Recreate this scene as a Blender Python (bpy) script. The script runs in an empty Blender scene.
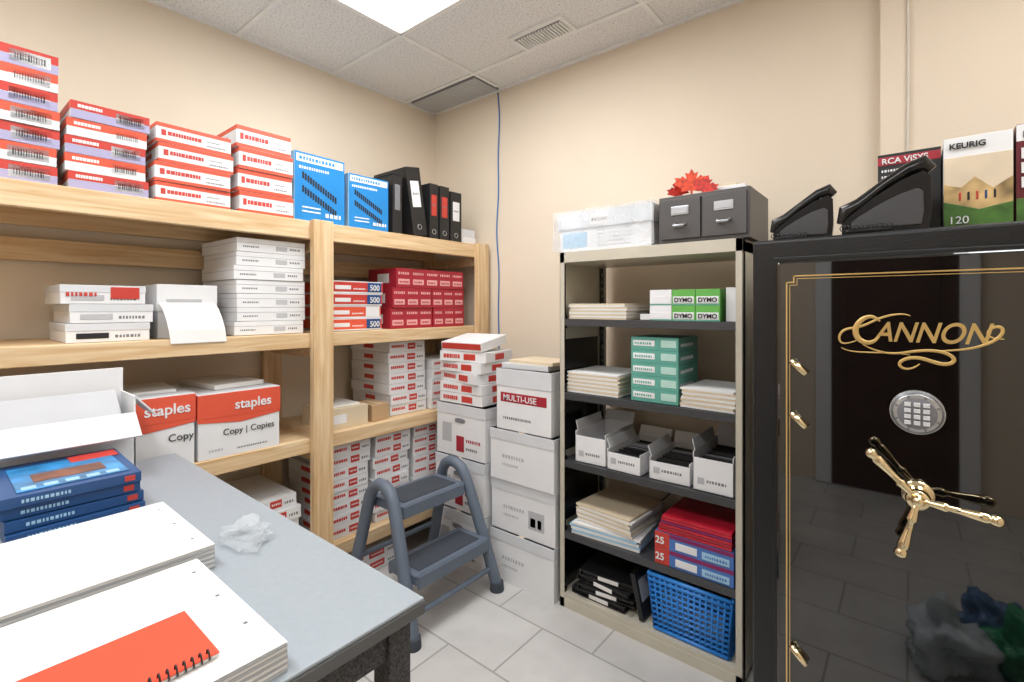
import bpy, math, random
from mathutils import Vector, Matrix, noise
random.seed(7)
S=0.8125
R=math.radians
# ---------------------------------------------------------------- materials
MC={}
def mat(name,col,rough=0.6,metal=0.0,var=0.04,scale=8,bump=0.0,bscale=60,**kw):
    if name in MC: return MC[name]
    m=bpy.data.materials.new(name); m.use_nodes=True
    nt=m.node_tree; b=nt.nodes['Principled BSDF']
    b.inputs['Roughness'].default_value=rough
    b.inputs['Metallic'].default_value=metal
    for k,v in kw.items(): b.inputs[k.replace('_',' ')].default_value=v
    tc=nt.nodes.new('ShaderNodeTexCoord')
    n=nt.nodes.new('ShaderNodeTexNoise'); n.inputs['Scale'].default_value=scale
    nt.links.new(tc.outputs['Object'],n.inputs['Vector'])
    r=nt.nodes.new('ShaderNodeValToRGB')
    r.color_ramp.elements[0].position=.3; r.color_ramp.elements[1].position=.7
    r.color_ramp.elements[0].color=[max(0,c*(1-var)) for c in col]+[1]
    r.color_ramp.elements[1].color=[min(1,c*(1+var)) for c in col]+[1]
    nt.links.new(n.outputs['Fac'],r.inputs['Fac']); nt.links.new(r.outputs['Color'],b.inputs['Base Color'])
    if bump>0:
        n2=nt.nodes.new('ShaderNodeTexNoise'); n2.inputs['Scale'].default_value=bscale
        nt.links.new(tc.outputs['Object'],n2.inputs['Vector'])
        bp=nt.nodes.new('ShaderNodeBump'); bp.inputs['Strength'].default_value=bump; bp.inputs['Distance'].default_value=.01
        nt.links.new(n2.outputs['Fac'],bp.inputs['Height']); nt.links.new(bp.outputs['Normal'],b.inputs['Normal'])
    MC[name]=m; return m
def srgb(r,g,b):
    f=lambda c:(c/255/12.92) if c/255<=.04045 else ((c/255+.055)/1.055)**2.4
    return (f(r),f(g),f(b))
WALL=mat('wall_paint',srgb(226,212,192),.75,var=.015,scale=2,bump=.08,bscale=150)
WHITE=mat('white_card',srgb(230,231,233),.55,var=.02)
PAPER=mat('paper',srgb(230,229,227),.7,var=.01)
OFFW=mat('offwhite_card',srgb(212,215,219),.6,var=.03)
RED=mat('red_print',srgb(196,62,52),.5)
ORANGE=mat('orange_red_print',srgb(222,88,62),.5)
DRED=mat('crimson_print',srgb(165,35,52),.45)
GREY=mat('grey_print',srgb(120,120,125),.5)
LGREY=mat('light_grey_print',srgb(185,187,191),.5)
BLACK=mat('black_print',srgb(28,28,30),.45)
BLUE=mat('blue_print',srgb(30,130,200),.4)
NAVY=mat('navy_blue',srgb(32,76,130),.4)
LILAC=mat('lilac_print',srgb(170,166,200),.5)
KRAFT=mat('kraft_card',srgb(190,158,120),.75)
TAN=mat('tan_envelope',srgb(216,200,172),.7)
TEAL=mat('teal_card',srgb(95,165,150),.45)
GREEN=mat('lime_print',srgb(100,175,80),.45)
DGREY=mat('dark_grey_metal',srgb(76,77,80),.4,.4)
PUTTY=mat('putty_metal',srgb(198,192,176),.4,.1)
BLKPL=mat('black_plastic',srgb(20,20,22),.22)
STOOL=mat('stool_plastic',srgb(98,109,124),.45,bump=.1,bscale=200)
STOOL_D=mat('stool_pad',srgb(62,68,77),.8,bump=.4,bscale=250)
TABLE=mat('grey_laminate',srgb(152,161,168),.42,var=.03,scale=60)
TABLEE=mat('table_edging',srgb(92,94,96),.5)
GRANITE=mat('speckled_black_steel',srgb(62,62,64),.6,var=.9,scale=220)
GOLD=mat('polished_brass',srgb(236,218,178),.12,1.0,var=.02)
GOLDP=mat('gold_paint',srgb(222,188,120),.3,.6,var=.02)
SILVER=mat('satin_silver',srgb(185,188,192),.3,.8)
SAFEB=mat('safe_body_paint',srgb(30,31,33),.3,.2,bump=.15,bscale=300)
SAFED=mat('safe_door_gloss',(.0015,.0015,.002),.03,0,var=.0,Specular_IOR_Level=.9,Coat_Weight=.6,Coat_Roughness=.01)
ORNB=mat('notebook_orange',srgb(222,78,50),.5)
BASK=mat('blue_plastic_basket',srgb(50,132,215),.35)
TBAR=mat('ceiling_grid_steel',srgb(232,232,230),.5)
GRILLE=mat('grille_grey',srgb(195,195,195),.5)
CBL_B=mat('cable_blue',srgb(60,112,175),.5)
CBL_W=mat('cable_cream',srgb(215,208,196),.5)
PURPLE=mat('purple_print',srgb(130,30,90),.4)
def plastic(name,col,alpha=.35):
    m=mat(name,col,.12,0,var=.1); b=m.node_tree.nodes['Principled BSDF']
    b.inputs['Alpha'].default_value=alpha; return m
CLEAR=plastic('clear_film',srgb(225,232,236),.16)
FILM=plastic('wrap_film',srgb(228,233,238),.30)
def wood():
    m=bpy.data.materials.new('pine_wood'); m.use_nodes=True; nt=m.node_tree; b=nt.nodes['Principled BSDF']
    tc=nt.nodes.new('ShaderNodeTexCoord'); mp=nt.nodes.new('ShaderNodeMapping'); mp.inputs['Scale'].default_value=(18,1.2,18)
    nt.links.new(tc.outputs['Object'],mp.inputs['Vector'])
    n=nt.nodes.new('ShaderNodeTexNoise'); n.inputs['Scale'].default_value=2.2; n.inputs['Detail'].default_value=6; n.inputs['Distortion'].default_value=.7
    nt.links.new(mp.outputs[0],n.inputs['Vector'])
    r=nt.nodes.new('ShaderNodeValToRGB'); r.color_ramp.elements[0].position=.3; r.color_ramp.elements[1].position=.7
    r.color_ramp.elements[0].color=(*srgb(204,166,118),1); r.color_ramp.elements[1].color=(*srgb(232,208,170),1)
    nt.links.new(n.outputs['Fac'],r.inputs['Fac']); nt.links.new(r.outputs[0],b.inputs['Base Color']); b.inputs['Roughness'].default_value=.6
    return m
def woodv():
    m=wood(); m.name='pine_wood_upright'
    [n for n in m.node_tree.nodes if n.type=='MAPPING'][0].inputs['Scale'].default_value=(18,18,1.2); return m
WOOD=wood(); WOODV=woodv()
def floormat():
    m=bpy.data.materials.new('floor_tile'); m.use_nodes=True; nt=m.node_tree; b=nt.nodes['Principled BSDF']
    tc=nt.nodes.new('ShaderNodeTexCoord'); br=nt.nodes.new('ShaderNodeTexBrick')
    br.offset=0.5; br.inputs['Scale'].default_value=1; br.inputs['Brick Width'].default_value=.56; br.inputs['Row Height'].default_value=.37
    br.inputs['Mortar Size'].default_value=.005; br.inputs['Color1'].default_value=(*srgb(206,204,201),1); br.inputs['Color2'].default_value=(*srgb(198,196,193),1)
    br.inputs['Mortar'].default_value=(*srgb(160,158,155),1)
    nt.links.new(tc.outputs['Object'],br.inputs['Vector'])
    n=nt.nodes.new('ShaderNodeTexNoise'); n.inputs['Scale'].default_value=6; n.inputs['Detail'].default_value=8
    nt.links.new(tc.outputs['Object'],n.inputs['Vector'])
    mx=nt.nodes.new('ShaderNodeMix'); mx.data_type='RGBA'; mx.blend_type='MULTIPLY'; mx.inputs['Factor'].default_value=.35
    r=nt.nodes.new('ShaderNodeValToRGB'); r.color_ramp.elements[0].position=.35; r.color_ramp.elements[0].color=(.7,.7,.7,1); r.color_ramp.elements[1].position=.65
    nt.links.new(n.outputs['Fac'],r.inputs[0])
    nt.links.new(br.outputs['Color'],mx.inputs['A']); nt.links.new(r.outputs[0],mx.inputs['B']); nt.links.new(mx.outputs['Result'],b.inputs['Base Color'])
    b.inputs['Roughness'].default_value=.3; return m
def ceilmat():
    m=bpy.data.materials.new('acoustic_tile'); m.use_nodes=True; nt=m.node_tree; b=nt.nodes['Principled BSDF']
    tc=nt.nodes.new('ShaderNodeTexCoord'); n=nt.nodes.new('ShaderNodeTexNoise'); n.inputs['Scale'].default_value=90; n.inputs['Detail'].default_value=4
    nt.links.new(tc.outputs['Object'],n.inputs['Vector']); r=nt.nodes.new('ShaderNodeValToRGB')
    r.color_ramp.elements[0].position=.34; r.color_ramp.elements[0].color=(*srgb(200,200,199),1)
    r.color_ramp.elements[1].position=.5; r.color_ramp.elements[1].color=(*srgb(230,230,229),1)
    nt.links.new(n.outputs['Fac'],r.inputs[0]); nt.links.new(r.outputs[0],b.inputs['Base Color']); b.inputs['Roughness'].default_value=.9
    return m
def emis(name,col,s):
    m=bpy.data.materials.new(name); m.use_nodes=True; b=m.node_tree.nodes['Principled BSDF']
    b.inputs['Base Color'].default_value=(*col,1); b.inputs['Emission Color'].default_value=(*col,1); b.inputs['Emission Strength'].default_value=s; return m

# ---------------------------------------------------------------- mesh builder
class MB:
    def __init__(s): s.v=[];s.f=[];s.m=[];s.mats=[];s.sm=[]
    def mi(s,m):
        if m not in s.mats: s.mats.append(m)
        return s.mats.index(m)
    def add(s,vs,fs,m,smooth=False,M=None):
        o=len(s.v)
        for p in vs:
            p=Vector(p)
            if M is not None: p=M@p
            s.v.append(p)
        k=s.mi(m)
        for f in fs: s.f.append([o+i for i in f]); s.m.append(k); s.sm.append(smooth)
    def box(s,x0,x1,y0,y1,z0,z1,m,M=None):
        vs=[(x,y,z) for x in(x0,x1) for y in(y0,y1) for z in(z0,z1)]
        fs=[(0,1,3,2),(4,6,7,5),(0,4,5,1),(2,3,7,6),(0,2,6,4),(1,5,7,3)]
        s.add(vs,fs,m,M=M)
    def prism(s,pts,axis,a,b,m,M=None):
        n=len(pts)
        def P(p,t):
            return (p[0],p[1],t) if axis=='z' else ((p[0],t,p[1]) if axis=='y' else (t,p[0],p[1]))
        vs=[P(p,a) for p in pts]+[P(p,b) for p in pts]
        fs=[list(range(n))[::-1],list(range(n,2*n))]+[(i,(i+1)%n,n+(i+1)%n,n+i) for i in range(n)]
        s.add(vs,fs,m,M=M)
    def tube(s,pts,r,m,seg=12,closed=False,M=None):
        pts=[Vector(p) for p in pts]; n=len(pts); vs=[];fs=[]
        rs=r if isinstance(r,(list,tuple)) else [r]*n
        up=None
        for i,p in enumerate(pts):
            if closed: t=(pts[(i+1)%n]-pts[i-1])
            else: t=(pts[min(i+1,n-1)]-pts[max(i-1,0)])
            t.normalize()
            if up is None:
                up=Vector((0,0,1)) if abs(t.z)<.9 else Vector((1,0,0))
            a=t.cross(up).normalized(); b=a.cross(t).normalized(); up=b
            for k in range(seg):
                an=2*math.pi*k/seg; vs.append(p+a*math.cos(an)*rs[i]+b*math.sin(an)*rs[i])
        for i in range(n if closed else n-1):
            j=(i+1)%n
            for k in range(seg): fs.append((i*seg+k,i*seg+(k+1)%seg,j*seg+(k+1)%seg,j*seg+k))
        if not closed:
            fs.append(list(range(seg))); fs.append([(n-1)*seg+k for k in range(seg)][::-1])
        s.add(vs,fs,m,smooth=True,M=M)
    def build(s,name,bevel=0,seg=2,loc=None,rz=0):
        c=Vector(loc) if loc is not None else Vector(((min(p.x for p in s.v)+max(p.x for p in s.v))/2,(min(p.y for p in s.v)+max(p.y for p in s.v))/2,min(p.z for p in s.v)))
        me=bpy.data.meshes.new(name); me.from_pydata([p-c for p in s.v],[],s.f)
        for m in s.mats: me.materials.append(m)
        for i,p in enumerate(me.polygons): p.material_index=s.m[i]; p.use_smooth=s.sm[i]
        me.validate(); 
        import bmesh
        bm=bmesh.new(); bm.from_mesh(me); bmesh.ops.recalc_face_normals(bm,faces=bm.faces[:]); bm.to_mesh(me); bm.free()
        o=bpy.data.objects.new(name,me); bpy.context.scene.collection.objects.link(o); o.location=c; o.rotation_euler[2]=rz
        if bevel>0:
            b=o.modifiers.new('bevel','BEVEL'); b.width=bevel; b.segments=seg; b.limit_method='ANGLE'; b.angle_limit=R(50)
        return o
def text(parent,body,size,loc,face,m,shear=0,ext=.0008,name='label_text',align='LEFT',sx=1,rz=0,bold=0):
    c=bpy.data.curves.new(name,'FONT'); c.body=body; c.size=size; c.extrude=ext; c.shear=shear; c.align_x=align; c.offset=bold
    c.materials.append(m); o=bpy.data.objects.new(name,c); bpy.context.scene.collection.objects.link(o)
    o.rotation_euler={'px':(R(90),0,R(90)),'ny':(R(90),0,0),'up':(0,0,rz)}[face]
    o.scale=(sx,1,1)
    o.parent=parent; o.location=Vector(loc)-parent.location if abs(parent.rotation_euler[2])<1e-6 else Matrix.Rotation(-parent.rotation_euler[2],3,'Z')@(Vector(loc)-parent.location)
    return o
def rotM(cx,cy,cz,ang,axis='Z'):
    return Matrix.Translation((cx,cy,cz))@Matrix.Rotation(ang,4,axis)@Matrix.Translation((-cx,-cy,-cz))
def dpx(mb,x,y0,y1,z0,z1,m,M=None): mb.box(x-.001,x+.0012,y0,y1,z0,z1,m,M)
def dny(mb,y,x0,x1,z0,z1,m,M=None): mb.box(x0,x1,y-.0012,y+.001,z0,z1,m,M)
def words(mb,face,p,a0,a1,z0,z1,m,M=None,gap=.35):
    h=z1-z0; a=a0
    while a<a1-.4*h:
        w=random.uniform(.4,.9)*h; w=min(w,a1-a)
        if face=='px': dpx(mb,p,a,a+w,z0,z1,m,M)
        else: dny(mb,p,a,a+w,z0,z1,m,M)
        a+=w+gap*h

# ---------------------------------------------------------------- room
XL,YB,H=-3.05,2.70,3.19
XR,YF=1.35,-1.75
def slab(name,x0,x1,y0,y1,z0,z1,m):
    mb=MB(); mb.box(x0,x1,y0,y1,z0,z1,m); return mb.build(name)
slab('floor',XL-.1,XR+.1,YF-.1,YB+.1,-.1,0,floormat())
slab('ceiling',XL-.1,XR+.1,YF-.1,YB+.1,H,H+.1,ceilmat())
slab('wall_left',XL-.1,XL,YF,YB,0,H,WALL)
mb=MB(); mb.box(XL-.1,-.10,YB,YB+.1,0,H,WALL); mb.box(-.10,XR+.1,YB-.07,YB+.1,0,H,WALL); mb.build('wall_back')
slab('wall_right',XR,XR+.1,YF,YB-.07,0,H,WALL)
slab('wall_front',XL,XR,YF-.1,YF,0,H,WALL)
mb=MB()
t=.012
GX=[-2.30,-1.08,.14]; GY=[2.39,1.78,1.17,.56,-.05,-.66,-1.27]
for x in GX: mb.box(x-t,x+t,YF,YB-.07,H-.012,H,TBAR)
for y in GY: mb.box(XL,XR,y-t,y+t,H-.011,H,TBAR)
mb.box(XL,XL+.025,YF,YB,H-.013,H,TBAR); mb.box(XL,-.1,YB-.025,YB,H-.013,H,TBAR); mb.box(-.1,XR,YB-.095,YB-.07,H-.013,H,TBAR)
mb.build('trim_1')
PAN=emis('light_diffuser',(.98,.99,1),6)
def panel(x0,x1,y0,y1):
    mb=MB(); mb.box(x0+t,x1-t,y0+t,y1-t,H-.010,H-.002,PAN)
    for a in (x0+t,x1-t-.015): mb.box(a,a+.015,y0+t,y1-t,H-.018,H-.002,TBAR)
    for a in (y0+t,y1-t-.015): mb.box(x0+t,x1-t,a,a+.015,H-.018,H-.002,TBAR)
    mb.build('ceiling_light_panel')
panel(-2.30,-1.08,1.17,1.78); panel(-1.08,.14,-.66,-.05); panel(-2.30,-1.08,-.66,-.05); panel(.14,1.3,1.17,1.78)  # only the first fixture is in view; the rest are added as fill
mb=MB(); mb.box(-1.84,-1.47,2.205,2.385,H-.014,H,TBAR)
for i in range(16):
    x=-1.81+i*.0204; mb.box(x,x+.009,2.235,2.355,H-.026,H-.013,TBAR)
mb.box(-1.815,-1.495,2.23,2.36,H-.016,H-.0135,GREY); mb.build('ceiling_vent')
mb=MB(); mb.box(-3.0,-2.32,2.42,2.67,H-.012,H,GREY)
for i in range(12):
    y=2.43+i*.0195; mb.box(-2.99,-2.33,y,y+.013,H-.018,H-.01,GRILLE)
mb.build('return_air_grille')
mb=MB(); pts=[]
for i in range(40):
    z=H-.02-i*(H-1.25)/39; pts.append((-2.345+.008*math.sin(z*5)+.006*math.sin(z*11),YB-.006,z))
mb.tube(pts,.005,CBL_B,6); mb.build('network_cable')
mb=MB(); mb.tube([(-.012+.006*math.sin(z*3),YB-.078,z) for z in [H-.02-i*.06 for i in range(18)]],.005,CBL_W,6); mb.build('wall_cable')
# door in the front wall (behind the camera), dark-stained, in a white casing
mb=MB(); yf=YF+.004; DOORW=mat('door_stain',srgb(70,48,36),.4,var=.2,scale=5)
mb.box(-.55,.30,yf,yf+.04,0.005,2.5,DOORW)
for a in (-.67,.30): mb.box(a,a+.12,yf,yf+.06,0.005,2.62,WHITE)
mb.box(-.67,.42,yf,yf+.06,2.5,2.62,WHITE)
for z in (.25,1.35): mb.box(-.44,.19,yf+.03,yf+.05,z,z+.95,DOORW)
mb.tube([(.22,yf+.03,1.15),(.22,yf+.09,1.15),(.12,yf+.09,1.15)],.014,SILVER); mb.build('door_1',.004)

# ---------------------------------------------------------------- wooden shelving
XF=-2.45
mb=MB()
Y0,Y1=-.9,2.66
def level(zt,rail,th=.02):
    mb.box(XL+.02,XF-.04,Y0,Y1,zt-th,zt,WOOD)
    mb.box(XF-.04,XF,Y0,Y1,zt-rail,zt,WOOD)
    mb.box(XL+.02,XL+.06,Y0,Y1,zt-rail-.0,zt-th,WOOD)
level(2.05,.095); level(1.455,.075); level(.90,.075); level(.28,.075)
mb.box(XL+.02,XL+.055,Y0,Y1,1.80,1.90,WOOD)
for y in (-.85,1.302,2.55):
    w=.112
    mb.box(XF,XF+.042,y,y+w,0,2.055,WOODV)
    mb.box(XL+.01,XL+.05,y+.0,y+w,0,2.03,WOODV)
    for z in (1.955,1.38,.825,.205): mb.box(XL+.06,XF-.04,y+.035,y+.075,z-.06,z,WOOD)
mb.build('wooden_shelving_unit',.003)

# ---------------------------------------------------------------- generic stacks
def reams(name,x1,depth,y0,y1,z0,n,h,style,jit=.008,body=WHITE,bev=.003):
    mb=MB(); z0=z0+.0015
    for i in range(n):
        dy=random.uniform(-jit,jit); dx=random.uniform(-jit,0)
        a,b=y0+dy+jit,y1+dy-jit; X=x1+dx; z=z0+i*h
        M=rotM(X,(a+b)/2,z,random.uniform(-.02,.02)*jit/.008)
        mb.box(X-depth,X,a,b,z,z+h-.002,body,M)
        w=b-a
        if style=='red':
            words(mb,'px',X,a+.05*w,a+.42*w,z+h*.42,z+h*.68,RED,M,.15)
            dpx(mb,X,a+.50*w,a+.72*w,z+h*.2,z+h*.78,RED,M)
            words(mb,'px',X+.001,a+.53*w,a+.70*w,z+h*.42,z+h*.56,WHITE,M)
            words(mb,'px',X,a+.77*w,a+.95*w,z+h*.3,z+h*.5,GREY,M)
            dny(mb,a,X-depth*.65,X-depth*.4,z+h*.3,z+h*.7,RED,M)
        elif style=='grey':
            dpx(mb,X,a,b,z+h*.62,z+h*.66,LGREY,M)
            dpx(mb,X,a+.55*w,a+.72*w,z+h*.2,z+h*.55,LGREY,M)
            words(mb,'px',X,a+.76*w,a+.92*w,z+h*.3,z+h*.45,GREY,M)
            words(mb,'px',X,a+.08*w,a+.3*w,z+h*.3,z+h*.42,GREY,M)
            dny(mb,a,X-depth,X,z+h*.62,z+h*.66,LGREY,M)
        elif style=='orangebox':
            dpx(mb,X,a,b,z+h*.78,z+h-.002,ORANGE,M); dpx(mb,X,a,b,z,z+h*.16,ORANGE,M)
            dpx(mb,X,a+.06*w,a+.12*w,z+h*.35,z+h*.65,RED,M)
            words(mb,'px',X,a+.14*w,a+.58*w,z+h*.4,z+h*.60,RED,M,.12)
            words(mb,'px',X,a+.66*w,a+.92*w,z+h*.26,z+h*.34,GREY,M)
            words(mb,'px',X,a+.66*w,a+.85*w,z+h*.5,z+h*.56,GREY,M)
            dny(mb,a,X-depth,X,z+h*.78,z+h-.002,ORANGE,M); dny(mb,a,X-depth,X,z,z+h*.16,ORANGE,M)
            words(mb,'ny',a,X-depth*.8,X-depth*.3,z+h*.35,z+h*.6,RED,M,.12)
        elif style=='lilac':
            dpx(mb,X,a,b,z+h*.5,z+h-.002,ORANGE if i%2 else RED,M)
            dpx(mb,X,a+.0*w,b,z,z+h*.48,LILAC if i%2==0 else WHITE,M)
            dpx(mb,X,a+.55*w,a+.93*w,z+h*.15,z+h*.8,WHITE,M)
            for k in range(12): 
                q=a+(.60+k*.024)*w; dpx(mb,X+.0012,q,q+.01*w*random.uniform(.4,1.3),z+h*.3,z+h*.65,BLACK,M)
            words(mb,'px',X+.001,a+.08*w,a+.4*w,z+h*.62,z+h*.8,WHITE,M,.12)
            dny(mb,a,X-depth,X,z+h*.5,z+h-.002,ORANGE,M)
        elif style=='500':
            dpx(mb,X,a,b,z+h*.12,z+h*.9,ORANGE if i<2 else RED,M)
            dpx(mb,X+.001,a+.05*w,a+.35*w,z+h*.3,z+h*.62,WHITE,M)
            dpx(mb,X+.001,a+.68*w,a+.97*w,z+h*.12,z+h*.9,NAVY if i!=1 else WHITE,M)
            words(mb,'px',X+.001,a+.4*w,a+.63*w,z+h*.3,z+h*.42,WHITE,M)
            dny(mb,a,X-depth,X,z+h*.12,z+h*.9,ORANGE,M)
    return mb.build(name,bev)
reams('binding_supply_box_stack',XF-.02,.30,.03,.335,2.05,7,.069,'lilac')
reams('binding_supply_box_stack',XF-.02,.30,-.32,.015,2.05,7,.069,'lilac')
reams('binding_supply_box_stack',XF-.02,.30,.345,.61,2.05,5,.068,'lilac')
reams('cover_box_stack',XF-.02,.32,.625,.935,2.05,4,.084,'orangebox')
reams('cover_box_stack',XF-.02,.36,.95,1.225,2.05,4,.104,'orangebox')
def bluebox(y0,y1,z1,ang,lab):
    mb=MB(); x=XF-.05; z0=2.0515
    mb.box(x-.14,x,y0,y1,z0,z1,BLUE); w=y1-y0; h=z1-z0
    dny(mb,y0,x-.14,x,z0,z1,mat('pale_blue',srgb(160,200,225),.5))
    dpx(mb,x,y0+.03*w,y1-.03*w,z0+.86*h,z0+.97*h,WHITE)
    words(mb,'px',x+.001,y0+.08*w,y1-.2*w,z0+.89*h,z0+.94*h,BLUE)
    words(mb,'px',x,y0+.08*w,y1-.3*w,z0+.76*h,z0+.80*h,WHITE)
    for k in range(2):
        for j in range(14):
            q=y0+w*(.14+j*.05); zz=z0+h*(.62-.022*j-.2*k)
            dpx(mb,x,q,q+w*.038,zz,zz+h*.10,BLACK)
        dpx(mb,x,y0+w*.14,y0+w*.5,z0+h*(.14+.06*k),z0+h*(.16+.06*k),WHITE)
    words(mb,'px',x,y0+.6*w,y1-.06*w,z0+.1*h,z0+.16*h,WHITE)
    mb.build('comb_binding_box',.003,rz=ang)
bluebox(1.24,1.535,2.42,0.03,1); bluebox(1.565,1.835,2.37,-0.02,2)
mb=MB(); mb.box(-2.95,-2.68,1.27,1.55,2.0515,2.46,WHITE); dpx(mb,-2.68,1.29,1.53,2.40,2.45,BLUE); mb.build('white_carton',.003)
def binder(y,th,z0,hh,tilt=0,x=XF-.03,red=False):
    mb=MB(); M=rotM(x,y,z0,tilt,'X')
    d=.34
    mb.box(x-d,x-.004,y,y+.004,z0,z0+hh,BLACK,M); mb.box(x-d,x-.004,y+th-.004,y+th,z0,z0+hh,BLACK,M)
    mb.box(x-.006,x,y,y+th,z0,z0+hh,BLACK,M); mb.box(x-d+.02,x-.01,y+.008,y+th-.008,z0+.012,z0+hh-.02,PAPER,M)
    dpx(mb,x,y+.2*th,y+.8*th,z0+.42*hh,z0+.80*hh,WHITE if not red else RED,M)
    words(mb,'px',x+.001,y+.3*th,y+.7*th,z0+.6*hh,z0+.63*hh,GREY,M)
    mb.tube([M@Vector((x+.001,y+th/2+.016*math.cos(a),z0+.13*hh+.016*math.sin(a))) for a in [i*math.pi/6 for i in range(12)]],.0025,SILVER,6,True)
    return mb.build('ring_binder',.0015)
binder(2.02,.115,2.052,.44,R(9)); binder(2.155,.075,2.052,.37,0,red=True); binder(2.245,.085,2.052,.37,0,red=True); binder(2.345,.105,2.052,.35)
mb=MB(); mb.box(-2.80,-2.48,1.855,1.925,2.0515,2.42,BLACK); mb.box(-2.80,-2.478,1.85,1.93,2.42,2.43,BLACK); dpx(mb,-2.48,1.87,1.91,2.2,2.36,GREY); mb.build('magazine_file',.003)
mb=MB(); mb.box(-2.75,-2.5,2.475,2.62,2.0515,2.10,WHITE); mb.box(-2.74,-2.51,2.48,2.62,2.10,2.16,OFFW); mb.build('small_white_box',.002)
# middle shelf
z=1.4565
mb=MB()
for i in range(3):
    dy=[.03,.042,.015][i]; zz=z+i*.076
    mb.box(-2.86,-2.50,.32+dy,.585+dy,zz,zz+.072,WHITE); mb.box(-2.862,-2.498,.318+dy,.587+dy,zz+.045,zz+.074,OFFW)
    dpx(mb,-2.499,.35+dy,.45+dy,zz+.014,zz+.036,BLACK if i==0 else LGREY); words(mb,'px',-2.5,.47+dy,.56+dy,zz+.015,zz+.027,GREY)
dpx(mb,-2.498,.485,.58,z+.152+.02,z+.152+.068,RED); words(mb,'px',-2.497,.35,.45,z+.152+.03,z+.152+.045,RED)
mb.build('envelope_box_stack',.003)
mb=MB(); 
mb.box(-2.90,-2.56,.66,.89,z,z+.20,OFFW); mb.box(-2.905,-2.555,.655,.895,z+.12,z+.24,WHITE)
dpx(mb,-2.555,.69,.83,z+.16,z+.175,LGREY)
mb.build('lidded_paper_box',.003)
mb=MB()
pts=[(-2.552,z+.155),(-2.51,z+.128),(-2.475,z+.085),(-2.452,z+.035),(-2.444,z-.02)]
for i in range(4):
    a,b=pts[i],pts[i+1]
    mb.add([(a[0],.66+.004*i,a[1]),(a[0],.88+.004*i,a[1]),(b[0],.884+.004*i,b[1]),(b[0],.664+.004*i,b[1]),(a[0],.66+.004*i,a[1]+.004),(a[0],.88+.004*i,a[1]+.004),(b[0],.884+.004*i,b[1]+.004),(b[0],.664+.004*i,b[1]+.004)],[(0,1,2,3),(7,6,5,4),(0,4,5,1),(1,5,6,2),(2,6,7,3),(3,7,4,0)],PAPER)
mb.build('loose_paper_sheets')
reams('copy_paper_stack',XF-.04,.44,.945,1.30,z,7,.068,'grey')
o=reams('paper_ream_stack',XF-.05,.35,1.45,1.80,z,4,.072,'500')
for i in (0,2,3): text(o,'500',.046,(XF-.045,1.70,z+i*.072+.02),'px',WHITE,bold=.0005)
mb=MB()
PINK=mat('pink_print',srgb(225,165,165),.5)
for (a,b,z0,z1) in ((1.86,2.20,z,z+.13),(2.21,2.50,z,z+.13),(1.87,2.19,z+.132,z+.26),(2.20,2.50,z+.132,z+.26),(1.90,2.49,z+.262,z+.385)):
    X=XF-.05+random.uniform(-.01,0); mb.box(X-.3,X,a,b,z0,z1,DRED)
    n=3 if b-a<.4 else 5
    for k in range(n):
        q=a+(b-a)*(k+.12)/n; ww=(b-a)/n*.76
        dpx(mb,X,q,q+ww,z0+.02,z0+.055,PINK); words(mb,'px',X+.001,q+.01,q+ww-.01,z0+.03,z0+.042,DRED)
        words(mb,'px',X,q,q+ww,z1-.04,z1-.024,PINK)
    dny(mb,a,X-.2,X-.08,z0+.03,z0+.09,WHITE)
mb.build('crimson_box_stack',.003)
# lower shelf
z=.9015
def paper_carton(y0,y1,h,lab=True,x1=XF-.01,depth=.44):
    mb=MB(); x=x1
    mb.box(x-depth,x,y0,y1,z,z+h-.10,WHITE)
    mb.box(x-depth-.004,x+.004,y0-.004,y1+.004,z+h-.11,z+h,ORANGE)
    mb.prism([(y0-.004,z+h-.11),(y1+.004,z+h-.11),(y1+.004,z+h-.125),((y0+y1)/2,z+h-.145),(y0-.004,z+h-.125)],'x',x-.001,x+.003,ORANGE)
    mb.box(x-depth-.003,x+.003,y0-.003,y1+.003,z+h-.002,z+h+.003,OFFW)
    words(mb,'px',x,y0+.12*(y1-y0),y0+.3*(y1-y0),z+.03,z+.042,LGREY)
    words(mb,'px',x,y0+.45*(y1-y0),y0+.85*(y1-y0),z+.025,z+.033,GREY)
    return mb.build('copy_paper_carton',.004)
o=paper_carton(.785,1.145,.295)
text(o,'staples',.062,(XF-.004,.935,z+.215),'px',WHITE,bold=.001)
text(o,'Copy | Copies',.040,(XF-.007,.885,z+.10),'px',BLACK)
o=paper_carton(.41,.77,.31)
text(o,'staples',.062,(XF-.004,.585,z+.235),'px',WHITE,bold=.001); text(o,'Copy',.044,(XF-.007,.67,z+.115),'px',BLACK)
mb=MB(); mb.box(-2.9,-2.55,.86,1.10,z+.30,z+.322,PAPER,rotM(-2.7,.95,0,.12)); mb.box(-2.88,-2.56,.50,.74,z+.314,z+.326,WHITE,rotM(-2.7,.6,0,-.1)); mb.build('loose_paper_stack',.001)
mb=MB(); mb.box(-2.80,-2.50,1.44,1.69,z,z+.115,TAN); dpx(mb,-2.5,1.46,1.55,z+.03,z+.08,WHITE); mb.box(-2.76,-2.54,1.47,1.66,z+.115,z+.125,PAPER); mb.build('kraft_box',.003)
mb=MB(); mb.box(-2.70,-2.5,1.72,1.84,z,z+.10,KRAFT); mb.box(-2.7,-2.5,1.775,1.785,z+.1,z+.102,TAN); mb.build('kraft_box',.003)
reams('paper_ream_stack',XF-.08,.42,1.86,2.17,z,7,.067,'red',.01)
reams('paper_ream_stack',XF-.05,.42,2.19,2.50,z,5,.067,'red',.01)
z=.28
reams('paper_ream_stack',XF-.05,.44,.98,1.28,z,5,.067,'red',.012)
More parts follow.
